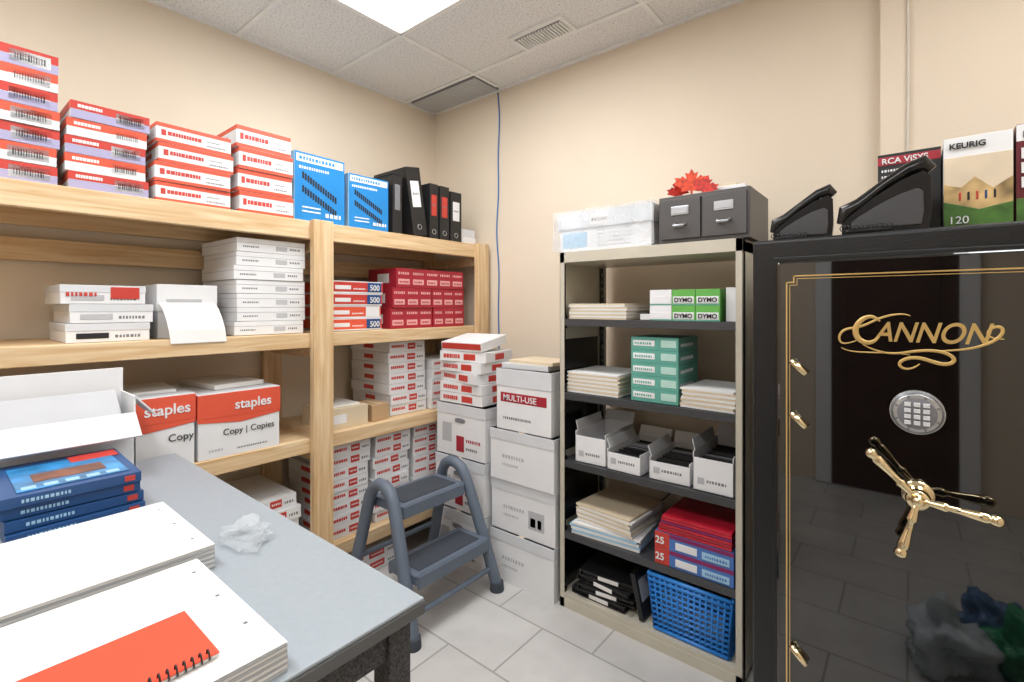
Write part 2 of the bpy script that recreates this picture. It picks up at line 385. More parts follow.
reams('paper_ream_stack',XF-.05,.44,1.43,1.71,z,8,.066,'red',.010)
reams('paper_ream_stack',XF-.05,.44,1.73,2.01,z,8,.066,'red',.010)
reams('paper_ream_stack',XF-.05,.44,2.03,2.31,z,8,.066,'red',.010)
reams('paper_ream_stack',XF-.05,.44,1.45,1.95,0,2,.066,'red',.010)

# ---------------------------------------------------------------- cartons on floor
def carton(mb,x0,x1,y0,y1,z0,z1,style):
    mb.box(x0,x1,y0,y1,z0,z1,WHITE)
    w=x1-x0; h=z1-z0
    mb.box(x0-.003,x1+.003,y0-.003,y1+.003,z1-.2*h,z1,OFFW)
    mb.box((x0+x1)/2-.02,(x0+x1)/2+.02,y0,y1,z1,z1+.001,TAN)
    P=[(x0+w*.5+.045*math.copysign(abs(math.cos(a))**.5,math.cos(a)),z0+h*.70+.014*math.sin(a)) for a in [k*math.pi/8 for k in range(16)]]
    if style=='label':
        dny(mb,y0,x0+.12*w,x0+.32*w,z0+.25*h,z0+.62*h,LGREY)
        dny(mb,y0,x0+.42*w,x0+.58*w,z0+.1*h,z0+.4*h,DRED)
        words(mb,'ny',y0,x0+.62*w,x0+.92*w,z0+.3*h,z0+.36*h,DRED); words(mb,'ny',y0,x0+.62*w,x0+.85*w,z0+.15*h,z0+.2*h,GREY)
        mb.prism(P,'y',y0-.0045,y0+.001,GREY)
    else:
        words(mb,'ny',y0,x0+.2*w,x0+.55*w,z0+.45*h,z0+.52*h,LGREY); words(mb,'ny',y0,x0+.2*w,x0+.45*w,z0+.30*h,z0+.35*h,LGREY)
        if style=='red':
            dny(mb,y0,x0+.60*w,x0+.84*w,z0+.2*h,z0+.55*h,LGREY)
            dny(mb,y0,x0+.63*w,x0+.71*w,z0+.25*h,z0+.42*h,DRED); dny(mb,y0,x0+.74*w,x0+.80*w,z0+.25*h,z0+.42*h,DRED)
        words(mb,'ny',y0,x0+.1*w,x0+.5*w,z1-.12*h,z1-.08*h,LGREY)
mb=MB()
for i in range(3): carton(mb,-2.39,-1.965,2.12+.01*i,2.55,i*.328,i*.328+.324,'label')
mb.build('storage_carton_stack',.004)
mb=MB()
for i,(a,b,s) in enumerate(((0,.29,'plain'),(.292,.585,'red'),(.587,.88,'plain'))): carton(mb,-1.93,-1.475,2.15+.012*(i==1),2.6,a,b,s)
mb.build('storage_carton_stack',.004)
mb=MB(); x0,x1,y0,y1,z0,z1=-1.89,-1.50,2.16,2.5,.883,1.235
mb.box(x0,x1,y0,y1,z0,z1,WHITE); mb.box(x0-.003,x1+.003,y0-.003,y1+.003,z1-.10,z1,OFFW)
dny(mb,y0,x0+.03,x1-.03,z0+.16,z0+.215,DRED); words(mb,'ny',y0,x0+.05,x0+.25,z0+.06,z0+.075,GREY); mb.box(x0+.02,x1-.05,y0+.02,y1-.04,z1,z1+.03,OFFW,rotM(x0+.1,y0+.1,z1,.06)); mb.box(x0+.06,x1-.02,y0+.04,y1-.06,z1+.03,z1+.05,TAN)
o=mb.build('copy_paper_carton',.004); text(o,'MULTI-USE',.048,(x0+.05,y0-.003,z0+.171),'ny',WHITE,sx=1.05,bold=.0003)
mb=MB()
for i in range(5):
    a=random.uniform(-.16,.16); zz=.988+i*.066; M=rotM(-2.17,2.3,zz,a)
    mb.box(-2.36,-2.0,2.14,2.44,zz,zz+.063,WHITE,M); 
    words(mb,'ny',2.14,-2.33,-2.2,zz+.02,zz+.045,RED,M,.12); dny(mb,2.14,-2.17,-2.08,zz+.012,zz+.05,RED,M); dpx(mb,-2.0,2.24,2.34,zz+.012,zz+.05,RED,M)
M=rotM(-2.17,2.3,0,.1)@rotM(-2.17,2.14,.988+5*.066,.16,'X')
mb.box(-2.34,-2.02,2.137,2.41,.988+5*.066,.988+5*.066+.055,WHITE,M); mb.box(-2.335,-2.025,2.136,2.405,.988+5*.066+.012,.988+5*.066+.05,RED,M); mb.box(-2.33,-2.03,2.15,2.40,.988+5*.066+.055,.988+5*.066+.057,WHITE,M)
mb.build('paper_ream_stack',.003)

# ---------------------------------------------------------------- metal shelving unit
mb=MB(); ux0,ux1,uy0,uy1=-1.45,-.539,2.169,2.63
UH=1.885
for x,sx in((ux0,1),(ux1,-1)):
    for y,sy in((uy0,1),(uy1,-1)):
        a,b=sorted((x,x+sx*.028)); c,d=sorted((y,y+sy*.003)); mb.box(a,b,c,d,0,UH,PUTTY)
        a,b=sorted((x,x+sx*.003)); c,d=sorted((y,y+sy*.04)); mb.box(a,b,c,d,0,UH,PUTTY)
        a,b=sorted((x+sx*.004,x+sx*.012)); c,d=sorted((y+sy*.004,y+sy*.04)); mb.box(a,b,c,d,.05,UH-.06,BLKPL)
        for k in range(40):
            zz=.1+k*.043; a,b=sorted((x+sx*.0115,x+sx*.013)); c,d=sorted((y+sy*.015,y+sy*.028)); mb.box(a,b,c,d,zz,zz+.02,GREY)
for x,sx in((ux0,1),(ux1,-1)):
    a,b=sorted((x,x+sx*.002)); mb.box(a,b,uy0+.01,uy1-.01,.02,UH-.01,PUTTY)
    a,b=sorted((x+sx*.003,x+sx*.005)); 
    for (q,w) in ((.06,.36),(.44,.74),(.82,1.10),(1.18,1.42)): mb.box(a,b,uy0+.04,uy1-.06,q,w,BLKPL)
mb.box(ux0,ux1,uy0,uy1,UH-.055,UH,PUTTY)
for zs in (1.53,1.139,.779,.402,.075):
    base=zs<.1
    mb.box(ux0+.006,ux1-.006,uy0+.004,uy1-.006,zs-.028,zs,DGREY if not base else PUTTY)
    mb.box(ux0+.006,ux1-.006,uy0+.002,uy0+.006,zs-.034,zs+.002,DGREY if not base else PUTTY)
    for x in(ux0+.012,ux1-.028): mb.box(x,x+.016,uy0+.004,uy0+.03,zs-.05,zs+.02,BLKPL)
mb.box(ux0,ux1,uy0,uy0+.01,0,.05,PUTTY)
mb.tube([(ux0+.01,uy1-.004,.1),(ux1-.01,uy1-.004,1.1)],.005,DGREY,6)
mb.build('metal_shelving_unit',.0015)
def flatstack(name,x0,x1,y0,y1,z0,n,th,m,jit=.01,ang=.0,m2=None):
    mb=MB()
    for i in range(n):
        M=rotM((x0+x1)/2,(y0+y1)/2,0,ang+random.uniform(-jit,jit)*2)
        dx=random.uniform(-jit,jit)
        mb.box(x0+dx,x1+dx,y0,y1,z0+i*th,z0+(i+.9)*th,m if (m2 is None or i%2) else m2,M)
    return mb.build(name)
flatstack('envelope_stack',-1.41,-1.08,2.20,2.52,1.532,9,.009,PAPER,.006,0,TAN)
def smallboxes(name,x0,x1,y0,y1,z0,nx,nz,h,fn):
    mb=MB(); w=(x1-x0)/nx
    for i in range(nx):
        for k in range(nz): fn(mb,x0+i*w+.001,x0+(i+1)*w-.001,y0,y1,z0+k*h,z0+(k+1)*h-.001,i,k)
    return mb.build(name,.0015)
def labelbox(mb,a,b,y0,y1,z0,z1,i,k):
    mb.box(a,b,y0,y1,z0,z1,GREEN if i!=0 else WHITE); dny(mb,y0,a+.005,b-.005,z0+.1*(z1-z0),z0+.55*(z1-z0),WHITE); dny(mb,y0,a,b,z0,z0+.08*(z1-z0),TEAL)
o=smallboxes('label_roll_boxes',-.955,-.635,2.19,2.36,1.532,3,2,.072,labelbox)
for i in (1,2): 
    text(o,'DYMO',.028,(-.955+i*.1067+.012,2.187,1.532+.014),'ny',BLACK,bold=.0006); text(o,'DYMO',.028,(-.955+i*.1067+.012,2.187,1.532+.086),'ny',BLACK,bold=.0006)
mb=MB(); mb.box(-.62,-.565,2.22,2.5,1.532,1.68,WHITE); mb.build('small_white_box',.002)
mb=MB(); mb.box(-1.03,-.97,2.25,2.5,1.532,1.56,PAPER); mb.build('small_white_box',.002)
flatstack('folder_stack',-1.42,-1.12,2.20,2.52,1.142,11,.010,TAN,.006,0,PAPER)
MINT=mat('mint',srgb(180,215,205),.5)
def tealb(mb,a,b,y0,y1,z0,z1,i,k):
    mb.box(a,b,y0,y1,z0,z1,TEAL); h=z1-z0; dny(mb,y0,a+.01,a+.12,z0+.3*h,z0+.75*h,WHITE); words(mb,'ny',y0-.001,a+.02,a+.11,z0+.42*h,z0+.6*h,TEAL); dny(mb,y0,a+.15,b-.01,z0+.25*h,z0+.8*h,MINT)
    words(mb,'px',b,y0+.03,y0+.2,z0+.3*h,z0+.55*h,WHITE)
smallboxes('staple_box_stack',-1.055,-.82,2.20,2.46,1.142,1,5,.062,tealb)
flatstack('envelope_stack',-.80,-.565,2.19,2.5,1.142,9,.010,TAN,.008,-.05,PAPER)
def openbox(name,x0,x1,y0,y1,z0,h,contents=None,ang=0,lf=.5):
    mb=MB(); t=.004; G=rotM((x0+x1)/2,(y0+y1)/2,0,ang)
    mb.box(x0,x1,y0,y1,z0,z0+t,WHITE,G)
    mb.box(x0,x0+t,y0,y1,z0,z0+h,WHITE,G); mb.box(x1-t,x1,y0,y1,z0,z0+h,WHITE,G)
    mb.box(x0,x1,y0,y0+t,z0,z0+h*.85,WHITE,G); mb.box(x0,x1,y1-t,y1,z0,z0+h,WHITE,G)
    if contents=='cards':
        yy=y0+.02
        while yy<y1-.02:
            mb.box(x0+.012,x1-.012,yy,yy+.006,z0+t,z0+h*random.uniform(.66,.78),BLACK if random.random()<.85 else GREY,G); yy+=.010
    dny(mb,y0,x0+.02,x0+.05,z0+.03,z0+.06,LGREY,G); words(mb,'ny',y0,x0+.06,x1-.03,z0+.04,z0+.052,GREY,G)
    mb.box(x0,x1,y1-t,y1,z0+h,z0+h+.06,WHITE,G@rotM(0,y1,z0+h,-.5,'X'))
    mb.box(x0,x0+t,y0+.02,y1-.04,z0+h,z0+h+.05,OFFW,G@rotM(x0,0,z0+h,-lf,'Y'))
    return mb.build(name,.001)
openbox('open_card_tray',-1.375,-1.20,2.20,2.54,.782,.16,None,.03,.2)
openbox('open_card_tray',-1.175,-.995,2.19,2.54,.782,.10,'cards',-.03,.35)
openbox('open_card_tray',-.965,-.775,2.20,2.54,.782,.10,'cards',.03,.35)
openbox('open_card_tray',-.752,-.580,2.19,2.54,.782,.17,'cards',0,.25)
PB=mat('pale_blue',srgb(160,200,225),.5)
flatstack('document_stack',-1.40,-1.03,2.19,2.53,.404,5,.012,PB,.012,.06,PAPER)
flatstack('envelope_stack',-1.36,-1.04,2.20,2.53,.404+.062,8,.011,TAN,.012,-.08,PAPER)
RB=mat('royal_blue',srgb(70,115,185),.4)
def filt(mb,a,b,y0,y1,z0,z1,i,k):
    h=z1-z0; w=b-a; mb.box(a,b,y0,y1,z0,z1,RB); dny(mb,y0,a,a+.20*w,z0,z1,RED); dny(mb,y0,a+.20*w,b,z0+.75*h,z1,PURPLE)
    dny(mb,y0-.001,a+.28*w,a+.56*w,z0+.15*h,z0+.6*h,WHITE); dny(mb,y0-.001,a+.62*w,a+.95*w,z0+.12*h,z0+.55*h,PB); words(mb,'ny',y0-.002,a+.66*w,b-.08*w,z0+.25*h,z0+.4*h,RB)
o=smallboxes('file_folder_box_stack',-.925,-.575,2.178,2.5,.404,1,2,.075,filt)
for k in (0,1): text(o,'25',.044,(-.920,2.173,.404+k*.075+.022),'ny',WHITE,bold=.0008)
mb=MB(); FOL=mat('glossy_red_folder',srgb(190,35,55),.15,var=.15)
for i in range(6): mb.box(-.91+.004*i,-.585,2.18,2.49,.404+.152+i*.013,.404+.152+i*.013+.011,[FOL,DRED,FOL,PURPLE,FOL,FOL][i])
mb.build('red_folder_stack',.001)
def folder(x,y,zz,ang,tilt):
    mb=MB(); M=Matrix.Translation((x,y,zz))@Matrix.Rotation(ang,4,'Z')@Matrix.Rotation(tilt,4,'Y')
    mb.box(-.15,.15,-.19,.19,0,.006,BLACK,M); mb.box(-.15,.15,-.19,.19,.026,.032,BLACK,M); mb.box(-.155,-.149,-.19,.19,0,.032,BLACK,M); mb.box(-.14,.145,-.18,.18,.008,.024,BLACK,M)
    mb.box(-.05,.06,-.192,-.190,.006,.026,PAPER,M)
    mb.build('ring_binder',.001)
folder(-1.24,2.39,.078,0,0); folder(-1.22,2.39,.114,.12,0); folder(-1.20,2.39,.150,-.08,0); folder(-1.21,2.40,.186,.1,0)
mb=MB()
M=Matrix.Translation((-1.0,2.36,.080))@Matrix.Rotation(-.22,4,'Y')
mb.box(-.012,.012,-.16,.14,0.003,.22,BLACK,M); mb.box(.0125,.014,-.14,.12,.08,.18,LGREY,M); mb.build('document_folder',.001)
def basket():
    mb=MB(); x0,x1,y0,y1,z0,z1=-.935,-.605,2.20,2.50,.079,.335
    fl=.020
    def ring(f,z,r=.006):
        e=fl*f; P=[(x0-e,y0-e,z),(x1+e,y0-e,z),(x1+e,y1+e,z),(x0-e,y1+e,z)]
        for i in range(4): mb.tube([P[i],P[(i+1)%4]],r,BASK,6)
    for k in range(11):
        f=k/10; ring(f,z0+.006+(z1-z0)*f,.010 if k in(0,9,10) else .0065)
    for k in range(15):
        g=k/14
        for (a,b) in (((x0+(x1-x0)*g,y0),(x0-fl+(x1-x0+2*fl)*g,y0-fl)),((x0+(x1-x0)*g,y1),(x0-fl+(x1-x0+2*fl)*g,y1+fl)),((x0,y0+(y1-y0)*g),(x0-fl,y0-fl+(y1-y0+2*fl)*g)),((x1,y0+(y1-y0)*g),(x1+fl,y0-fl+(y1-y0+2*fl)*g))):
            mb.tube([(a[0],a[1],z0+.006),(b[0],b[1],z1)],.006,BASK,6)
    mb.box(x0,x1,y0,y1,z0,z0+.006,BASK)
    mb.box(x0+.02,x0+.16,y0+.02,y1-.04,z0+.008,z0+.19,OFFW,None)
    MG=mat('magazine_cover',srgb(150,95,70),.3,var=.7,scale=14)
    mb.box(x0+.17,x1-.01,y0+.03,y1-.03,z0+.18,z0+.195,MG,rotM(-.70,2.27,z0+.18,-.15,'Y'))
    mb.box(x0+.18,x1-.03,y0+.04,y1-.05,z0+.04,z0+.15,PAPER); mb.box(x0+.03,x0+.15,y0+.05,y1-.06,z0+.19,z0+.205,PB)
    mb.build('plastic_basket')
basket()
# on top of the unit
z=UH+.002
mb=MB(); 
mb.box(-1.47,-.95,2.20,2.56,z,z+.20,WHITE); mb.box(-1.478,-.942,2.192,2.568,z+.12,z+.205,OFFW)
dny(mb,2.192,-1.28,-1.17,z+.13,z+.19,PAPER); words(mb,'ny',2.191,-1.27,-1.18,z+.15,z+.165,GREY); 
for k in range(5): words(mb,'ny',2.2,-1.24,-1.05,z+.02+k*.02,z+.028+k*.02,LGREY)
dny(mb,2.2,-1.45,-1.30,z+.02,z+.10,PB)
o=mb.build('storage_box',.004)
mbf=MB()
def sheet(fn,nx,nz):
    vs=[fn(i/nx,k/nz) for i in range(nx+1) for k in range(nz+1)]
    fs=[(i*(nz+1)+k,(i+1)*(nz+1)+k,(i+1)*(nz+1)+k+1,i*(nz+1)+k+1) for i in range(nx) for k in range(nz)]
    mbf.add(vs,fs,FILM,True)
nz_=lambda a,b,c:noise.noise(Vector((a,b,c)))
sheet(lambda u,v:(-1.505+u*.575, 2.180+.006*nz_(u*7,v*2.5,0)+.004*v, z+.004+v*.213),48,16)
sheet(lambda u,v:(-1.505+.010*nz_(u*5,v*3,5)+.015*v, 2.180+u*.39, z+.004+v*.213),30,12)
sheet(lambda u,v:(-1.49+u*.56, 2.184+v*.386, z+.214+.005*nz_(u*6,v*4,9)),40,24)
f=mbf.build('film_wrap'); f.parent=o; f.location=f.location-o.location
mb=MB(); a0,a1,b0,b1=-.908,-.515,2.19,2.52
FILE=mat('file_drawer_enamel',srgb(84,82,82),.4,.2)
mb.box(a0,a1,b0,b1,z,z+.215,FILE)
for i in range(2):
    x0=a0+.012+i*.189; x1=x0+.18
    mb.box(x0,x1,b0-.012,b0,z+.018,z+.20,FILE)
    mb.box(x0+.05,x0+.13,b0-.016,b0-.012,z+.125,z+.165,SILVER); mb.box(x0+.057,x0+.123,b0-.018,b0-.015,z+.132,z+.158,LGREY)
    mb.tube([(x0+.065,b0-.012,z+.085),(x0+.068,b0-.032,z+.075),(x0+.112,b0-.032,z+.075),(x0+.115,b0-.012,z+.085)],.007,SILVER,8)
mb.build('card_file_cabinet',.004)
mb=MB(); mb.box(-.70,-.56,2.30,2.48,z+.217,z+.255,WHITE); mb.box(-.69,-.60,2.31,2.47,z+.255,z+.268,TAN); mb.build('small_white_box',.002)
leaf=[(0,1),(.13,.72),(.3,.8),(.22,.42),(.42,.62),(.5,.5),(.78,.55),(.68,.33),(.85,.22),(.45,-.12),(.5,-.3),(.06,-.22),(.04,-.62),(-.04,-.62),(-.06,-.22),(-.5,-.3),(-.45,-.12),(-.85,.22),(-.68,.33),(-.78,.55),(-.5,.5),(-.42,.62),(-.22,.42),(-.3,.8),(-.13,.72)]
mb=MB(); LR=mat('leaf_red_foil',srgb(228,78,52),.4,.0,var=.4,scale=60); LR2=mat('leaf_red_dark',srgb(195,45,35),.4,.0,var=.4,scale=60)
def leafy(s,cx,cy,cz,ang,tilt,m):
    M=Matrix.Translation((cx,cy,cz))@Matrix.Rotation(ang,4,'Z')@Matrix.Rotation(tilt,4,'Y')
    mb.prism([(p[0]*s,p[1]*s*.85) for p in leaf],'y',-.003,.003,m,M)
cx,cy,cz=-.775,2.24,z+.217+.040
leafy(.095,cx,cy,cz+.004,.35,0,LR); leafy(.07,cx+.052,cy+.012,cz-.012,.2,.35,LR2); leafy(.07,cx-.056,cy+.012,cz-.012,.5,-.35,LR2)
mb.build('maple_leaf_ornament')

# ---------------------------------------------------------------- safe
mb=MB(); sx0,sx1=-.415,.50; sf=1.79; ST=1.82
mb.box(sx0,sx1,sf,2.42,.02,ST,SAFEB)
mb.box(sx0+.02,sx1-.02,sf+.02,2.40,0,.03,BLKPL)
safe=mb.build('gun_safe',.012,3)
def child(mb,name,bevel=0,seg=2):
    o=mb.build(name,bevel,seg); o.parent=safe; o.location=o.location-safe.location; return o
mb=MB(); dx0,dx1,dz0,dz1=-.335,.435,.09,1.745; df=1.752
mb.box(dx0,dx1,df,sf-.002,dz0,dz1,SAFED); child(mb,'door_slab',.010,4)
mb=MB(); mb.box(dx0-.014,dx1+.014,sf-.014,sf+.001,dz0-.014,dz1+.014,SAFEB); child(mb,'door_frame',.004)
mb=MB()
def stripe(ins,w,n):
    x0,x1,z0,z1=dx0+ins,dx1-ins,dz0+ins+.02,dz1-ins-.02; y=df
    segs=[(x0+n,x1-n,z1-w,z1),(x0+n,x1-n,z0,z0+w),(x0,x0+w,z0+n,z1-n),(x1-w,x1,z0+n,z1-n),
          (x0,x0+n+w,z1-n-w,z1-n),(x0+n,x0+n+w,z1-n,z1),(x1-n-w,x1,z1-n-w,z1-n),(x1-n-w,x1-n,z1-n,z1),
          (x0,x0+n+w,z0+n,z0+n+w),(x0+n,x0+n+w,z0,z0+n),(x1-n-w,x1,z0+n,z0+n+w),(x1-n-w,x1-n,z0,z0+n)]
    for a,b,c,d in segs: mb.box(a,b,y-.0012,y+.001,c,d,GOLDP)
stripe(.028,.004,.02); stripe(.038,.0018,.02)
child(mb,'pinstripe')
mb=MB()
for zc in (1.40,1.235,.5):
    mb.tube([(dx0+.045,df-.012,zc+.028),(dx0+.085,df-.014,zc-.012)],[.010,.010],GOLD,12); mb.tube([(dx0+.065,df,zc+.008),(dx0+.065,df-.014,zc+.008)],.009,GOLD,12)
child(mb,'door_pins')
mb=MB(); kc=Vector((.014,df,1.306))
def disc(mb,c,r,y0,y1,m,n=40,r2=None):
    mb.tube([(c.x,c.y-y0,c.z),(c.x,c.y-y1,c.z)],[r,r2 or r],m,n)
disc(mb,kc,.060,0,.012,SILVER,48); disc(mb,kc,.058,.012,.026,SILVER,48,.051)
disc(mb,kc,.043,.026,.0275,GREY,48)
for i in range(3):
    for j in range(4):
        cx=kc.x-.020+i*.020; cz=kc.z+.024-j*.0165
        mb.box(cx-.007,cx+.007,kc.y-.033,kc.y-.027,cz-.0055,cz+.0055,OFFW)
for i in range(8):
    a=i*math.pi/4+.39; mb.box(kc.x+.047*math.cos(a)-.003,kc.x+.047*math.cos(a)+.003,kc.y-.028,kc.y-.02,kc.z+.047*math.sin(a)-.003,kc.z+.047*math.sin(a)+.003,GREY)
child(mb,'keypad',.001)
mb=MB(); hc=Vector((.016,df,1.08))
disc(mb,hc,.036,0,.008,GOLD); disc(mb,hc,.024,.008,.05,GOLD,32,.018); disc(mb,hc,.028,.05,.066,GOLD,32,.024); disc(mb,hc,.016,.066,.082,GOLD,32,.010)
for a in (R(132),R(-3),R(256)):
    d=Vector((math.cos(a),0,math.sin(a))); p0=hc+Vector((0,-.058,0)); prof=[(.0,.010),(.03,.009),(.05,.012),(.056,.013),(.062,.008),(.09,.0095),(.115,.013),(.132,.014),(.138,.010),(.142,.014),(.154,.015),(.16,.010),(.163,.002)]
    mb.tube([p0+d*q+Vector((0,-.12*q,0)) for q,_ in prof],[r for _,r in prof],GOLD,20)
child(mb,'spoke_handle')
def curve(pts,r,name='logo_flourish'):
    c=bpy.data.curves.new(name,'CURVE'); c.dimensions='3D'; c.bevel_depth=r; c.bevel_resolution=2; s=c.splines.new('NURBS'); s.points.add(len(pts)-1)
    for i,p in enumerate(pts): s.points[i].co=(p[0],0,p[1],1)
    n=len(pts)
    for i in range(n): s.points[i].radius=.45+1.0*math.sin(math.pi*i/(n-1))
    s.use_endpoint_u=True; s.order_u=4; c.materials.append(GOLDP); o=bpy.data.objects.new(name,c); bpy.context.scene.collection.objects.link(o)
    o.scale=(1,.3,1); o.parent=safe; o.location=Vector((0,df-.001,0))-safe.location; return o
text(safe,'ANNON',.078,(-.082,df-.001,1.500),'ny',GOLDP,shear=.32,bold=.0012,name='logo_text',sx=.80,ext=.0005)
curve([(-.068,1.556),(-.085,1.578),(-.12,1.558),(-.13,1.518),(-.108,1.488),(-.08,1.494),(-.07,1.512)],.0055)
curve([(-.12,1.50),(-.155,1.480),(-.172,1.50),(-.155,1.535),(-.11,1.535),(-.06,1.575),(-.01,1.580),(.0,1.572)],.0025)
curve([(-.108,1.488),(-.06,1.455),(.01,1.478),(.07,1.48),(.10,1.455),(.07,1.435),(.02,1.462),(-.02,1.450),(-.03,1.428),(.0,1.418),(.02,1.440)],.0035)
curve([(.03,1.475),(.09,1.480),(.14,1.49),(.182,1.52),(.185,1.55),(.155,1.545),(.15,1.515),(.185,1.515)],.0028)
curve([(-.16,1.475),(-.13,1.455),(-.07,1.472),(.0,1.463)],.0018)

# on top of the safe
z=ST+.002
LCD=mat('lcd_grey',srgb(90,100,100),.2)
def desk_phone(x,y,rz,s=1):
    mb=MB(); L=.17*s
    side=[(0,0),(L,0),(L*1.03,.05*s),(L*1.02,.125*s),(L*.94,.138*s),(L*.7,.122*s),(L*.4,.088*s),(L*.1,.045*s),(0,.025*s)]
    mb.prism(side,'y',.01,.17*s,BLKPL)
    # raised rim and recessed cheek on the side
    mb.prism([(p[0]*.8+L*.12,p[1]*.62+.012*s) for p in side],'y',.006,.012,DGREY)
    hp=[(L*.0,.035*s,.030*s),(L*.06,.035*s,.062*s),(L*.22,.035*s,.078*s),(L*.5,.035*s,.118*s),(L*.78,.035*s,.150*s),(L*.95,.035*s,.158*s),(L*1.04,.035*s,.142*s)]
    mb.tube(hp,[.013*s,.021*s,.016*s,.013*s,.016*s,.022*s,.012*s],BLKPL,14)
    for i in range(4):
        for j in range(2):
            t=.18+i*.1; zz=(.025+.15*t)*s
            mb.box(L*t,L*(t+.06),(.085+j*.028)*s,(.105+j*.028)*s,zz,zz+.010,DGREY)
    mb.box(L*.62,L*.86,.08*s,.14*s,.105*s,.128*s,LCD)
    # coiled cord
    pts=[]
    for i in range(90):
        a=i*.75; q=i/89; pts.append((L*.02-.004+.008*s*math.cos(a)+.10*s*q,-.006+.0*q,.012*s+.008*s*math.sin(a)))
    mb.tube(pts,.0018,BLKPL,5)
    o=mb.build('desk_phone',.004,loc=(0,0,0)); o.location=(x,y,z); o.rotation_euler[2]=rz; return o
desk_phone(-.36,1.83,.10,.98); desk_phone(-.165,1.81,.05,1.22)
mb=MB(); x0,x1,y0,y1=-.085,.075,2.05,2.25; z1=z+.285
mb.box(x0,x1,y0,y1,z,z1,BLACK); dny(mb,y0,x0,x1,z1-.038,z1-.010,DRED); words(mb,'ny',y0,x0+.01,x1-.02,z1-.06,z1-.052,WHITE); words(mb,'ny',y0,x0+.01,x1-.04,z1-.08,z1-.072,WHITE); words(mb,'ny',y0,x0+.01,x1-.05,z1-.10,z1-.092,WHITE)
o=mb.build('telephone_box',.002); text(o,'RCA ViSYS',.026,(x0+.010,y0-.003,z1-.033),'ny',WHITE,bold=.0004)
mb=MB(); x0,x1=.08,.232; z1=z+.295
LAND=mat('landscape_print',srgb(190,160,110),.4,var=.6,scale=14); SKYP=mat('sky_haze',srgb(222,205,180),.4,var=.1); MEAD=mat('meadow_print',srgb(70,110,45),.4,var=.4,scale=20)
Y=y0-.03
mb.box(x0,x1,Y,y1,z,z1,WHITE)
dny(mb,Y,x0,x1,z+.10,z+.235,SKYP)
mb.prism([(x0,z+.06),(x1,z+.05),(x1,z+.16),(x0+.11,z+.13),(x0+.07,z+.17),(x0+.04,z+.14),(x0,z+.155)],'y',Y-.003,Y-.001,LAND)
mb.prism([(x0,z+.0),(x1,z+.0),(x1,z+.085),(x0+.08,z+.07),(x0,z+.10)],'y',Y-.004,Y-.001,MEAD)
for k in range(5):
    q=x0+.035+k*.019; mb.box(q,q+.005,Y-.005,Y-.003,z+.10,z+.125,[RED,BLACK,RED,NAVY,BLACK][k])
o=mb.build('coffee_pod_box',.002); text(o,'KEURIG',.024,(x0+.012,Y-.003,z1-.035),'ny',BLACK,bold=.0006); text(o,'120',.032,(x0+.01,Y-.006,z+.03),'ny',WHITE)
mb=MB(); x0,x1=.238,.40
mb.box(x0,x1,Y,y1,z,z1+.01,mat('maroon_print',srgb(95,25,35),.4)); dny(mb,Y,x0,x1,z1-.04,z1+.008,WHITE); dny(mb,Y,x0,x1,z+.0,z+.09,MEAD)
o=mb.build('coffee_pod_box',.002); text(o,'KEURIG',.026,(x0+.012,Y-.003,z1-.03),'ny',BLACK); text(o,'PA\nPA\nINT',.042,(x0+.008,Y-.003,z+.205),'ny',WHITE,bold=.001)

# ---------------------------------------------------------------- table
tx0,tx1,ty0,ty1,tz=-2.40,-.80,-.42,.68,.98
mb=MB(); mb.box(tx0,tx1,ty0,ty1,tz-.008,tz,TABLE); mb.box(tx0-.002,tx1+.002,ty0-.002,ty1+.002,tz-.035,tz-.008,TABLEE)
mb.box(tx0+.03,tx1-.03,ty1-.06,ty1-.03,tz-.11,tz-.035,GRANITE); mb.box(tx0+.03,tx1-.03,ty0+.03,ty0+.06,tz-.11,tz-.035,GRANITE)
mb.box(tx1-.06,tx1-.03,ty0+.03,ty1-.03,tz-.11,tz-.035,GRANITE); mb.box(tx0+.03,tx0+.06,ty0+.03,ty1-.03,tz-.11,tz-.035,GRANITE)
for x in (tx0+.02,tx1-.075):
    for y in (ty0+.02,ty1-.075): mb.box(x,x+.055,y,y+.055,0,tz-.035,GRANITE)
mb.build('work_table',.003)
z=tz+.001
mb=MB()
for i in range(4):
    j=random.uniform(-.012,.012); M=rotM(-1.97,.28,0,random.uniform(-.03,.03)); a=z+i*.031
    mb.box(-2.16,-1.795+j,.13,.425,a,a+.028,NAVY,M); mb.box(-2.155,-1.80+j,.424,.4262,a+.004,a+.024,PAPER,M)
    words(mb,'px',-1.795+j,.17,.27,a+.009,a+.018,PB,M); dpx(mb,-1.795+j,.385,.41,a+.006,a+.022,RED,M)
a=z+4*.031
mb.box(-2.10,-1.83,.16,.40,a-.002,a-.0005,mat('cover_art',srgb(40,130,190),.3,var=.5,scale=12)); mb.box(-2.13,-2.05,.30,.42,a-.002,a,RED)
mb.box(-1.99,-1.90,.2,.36,a-.001,a+.0005,mat('art_brown',srgb(120,70,45),.4,var=.5,scale=20))
for k in range(5): mb.box(-1.87,-1.84,.17+k*.045,.17+k*.045+.03,a-.001,a+.0008,PB)
mb.build('textbook_stack',.002)
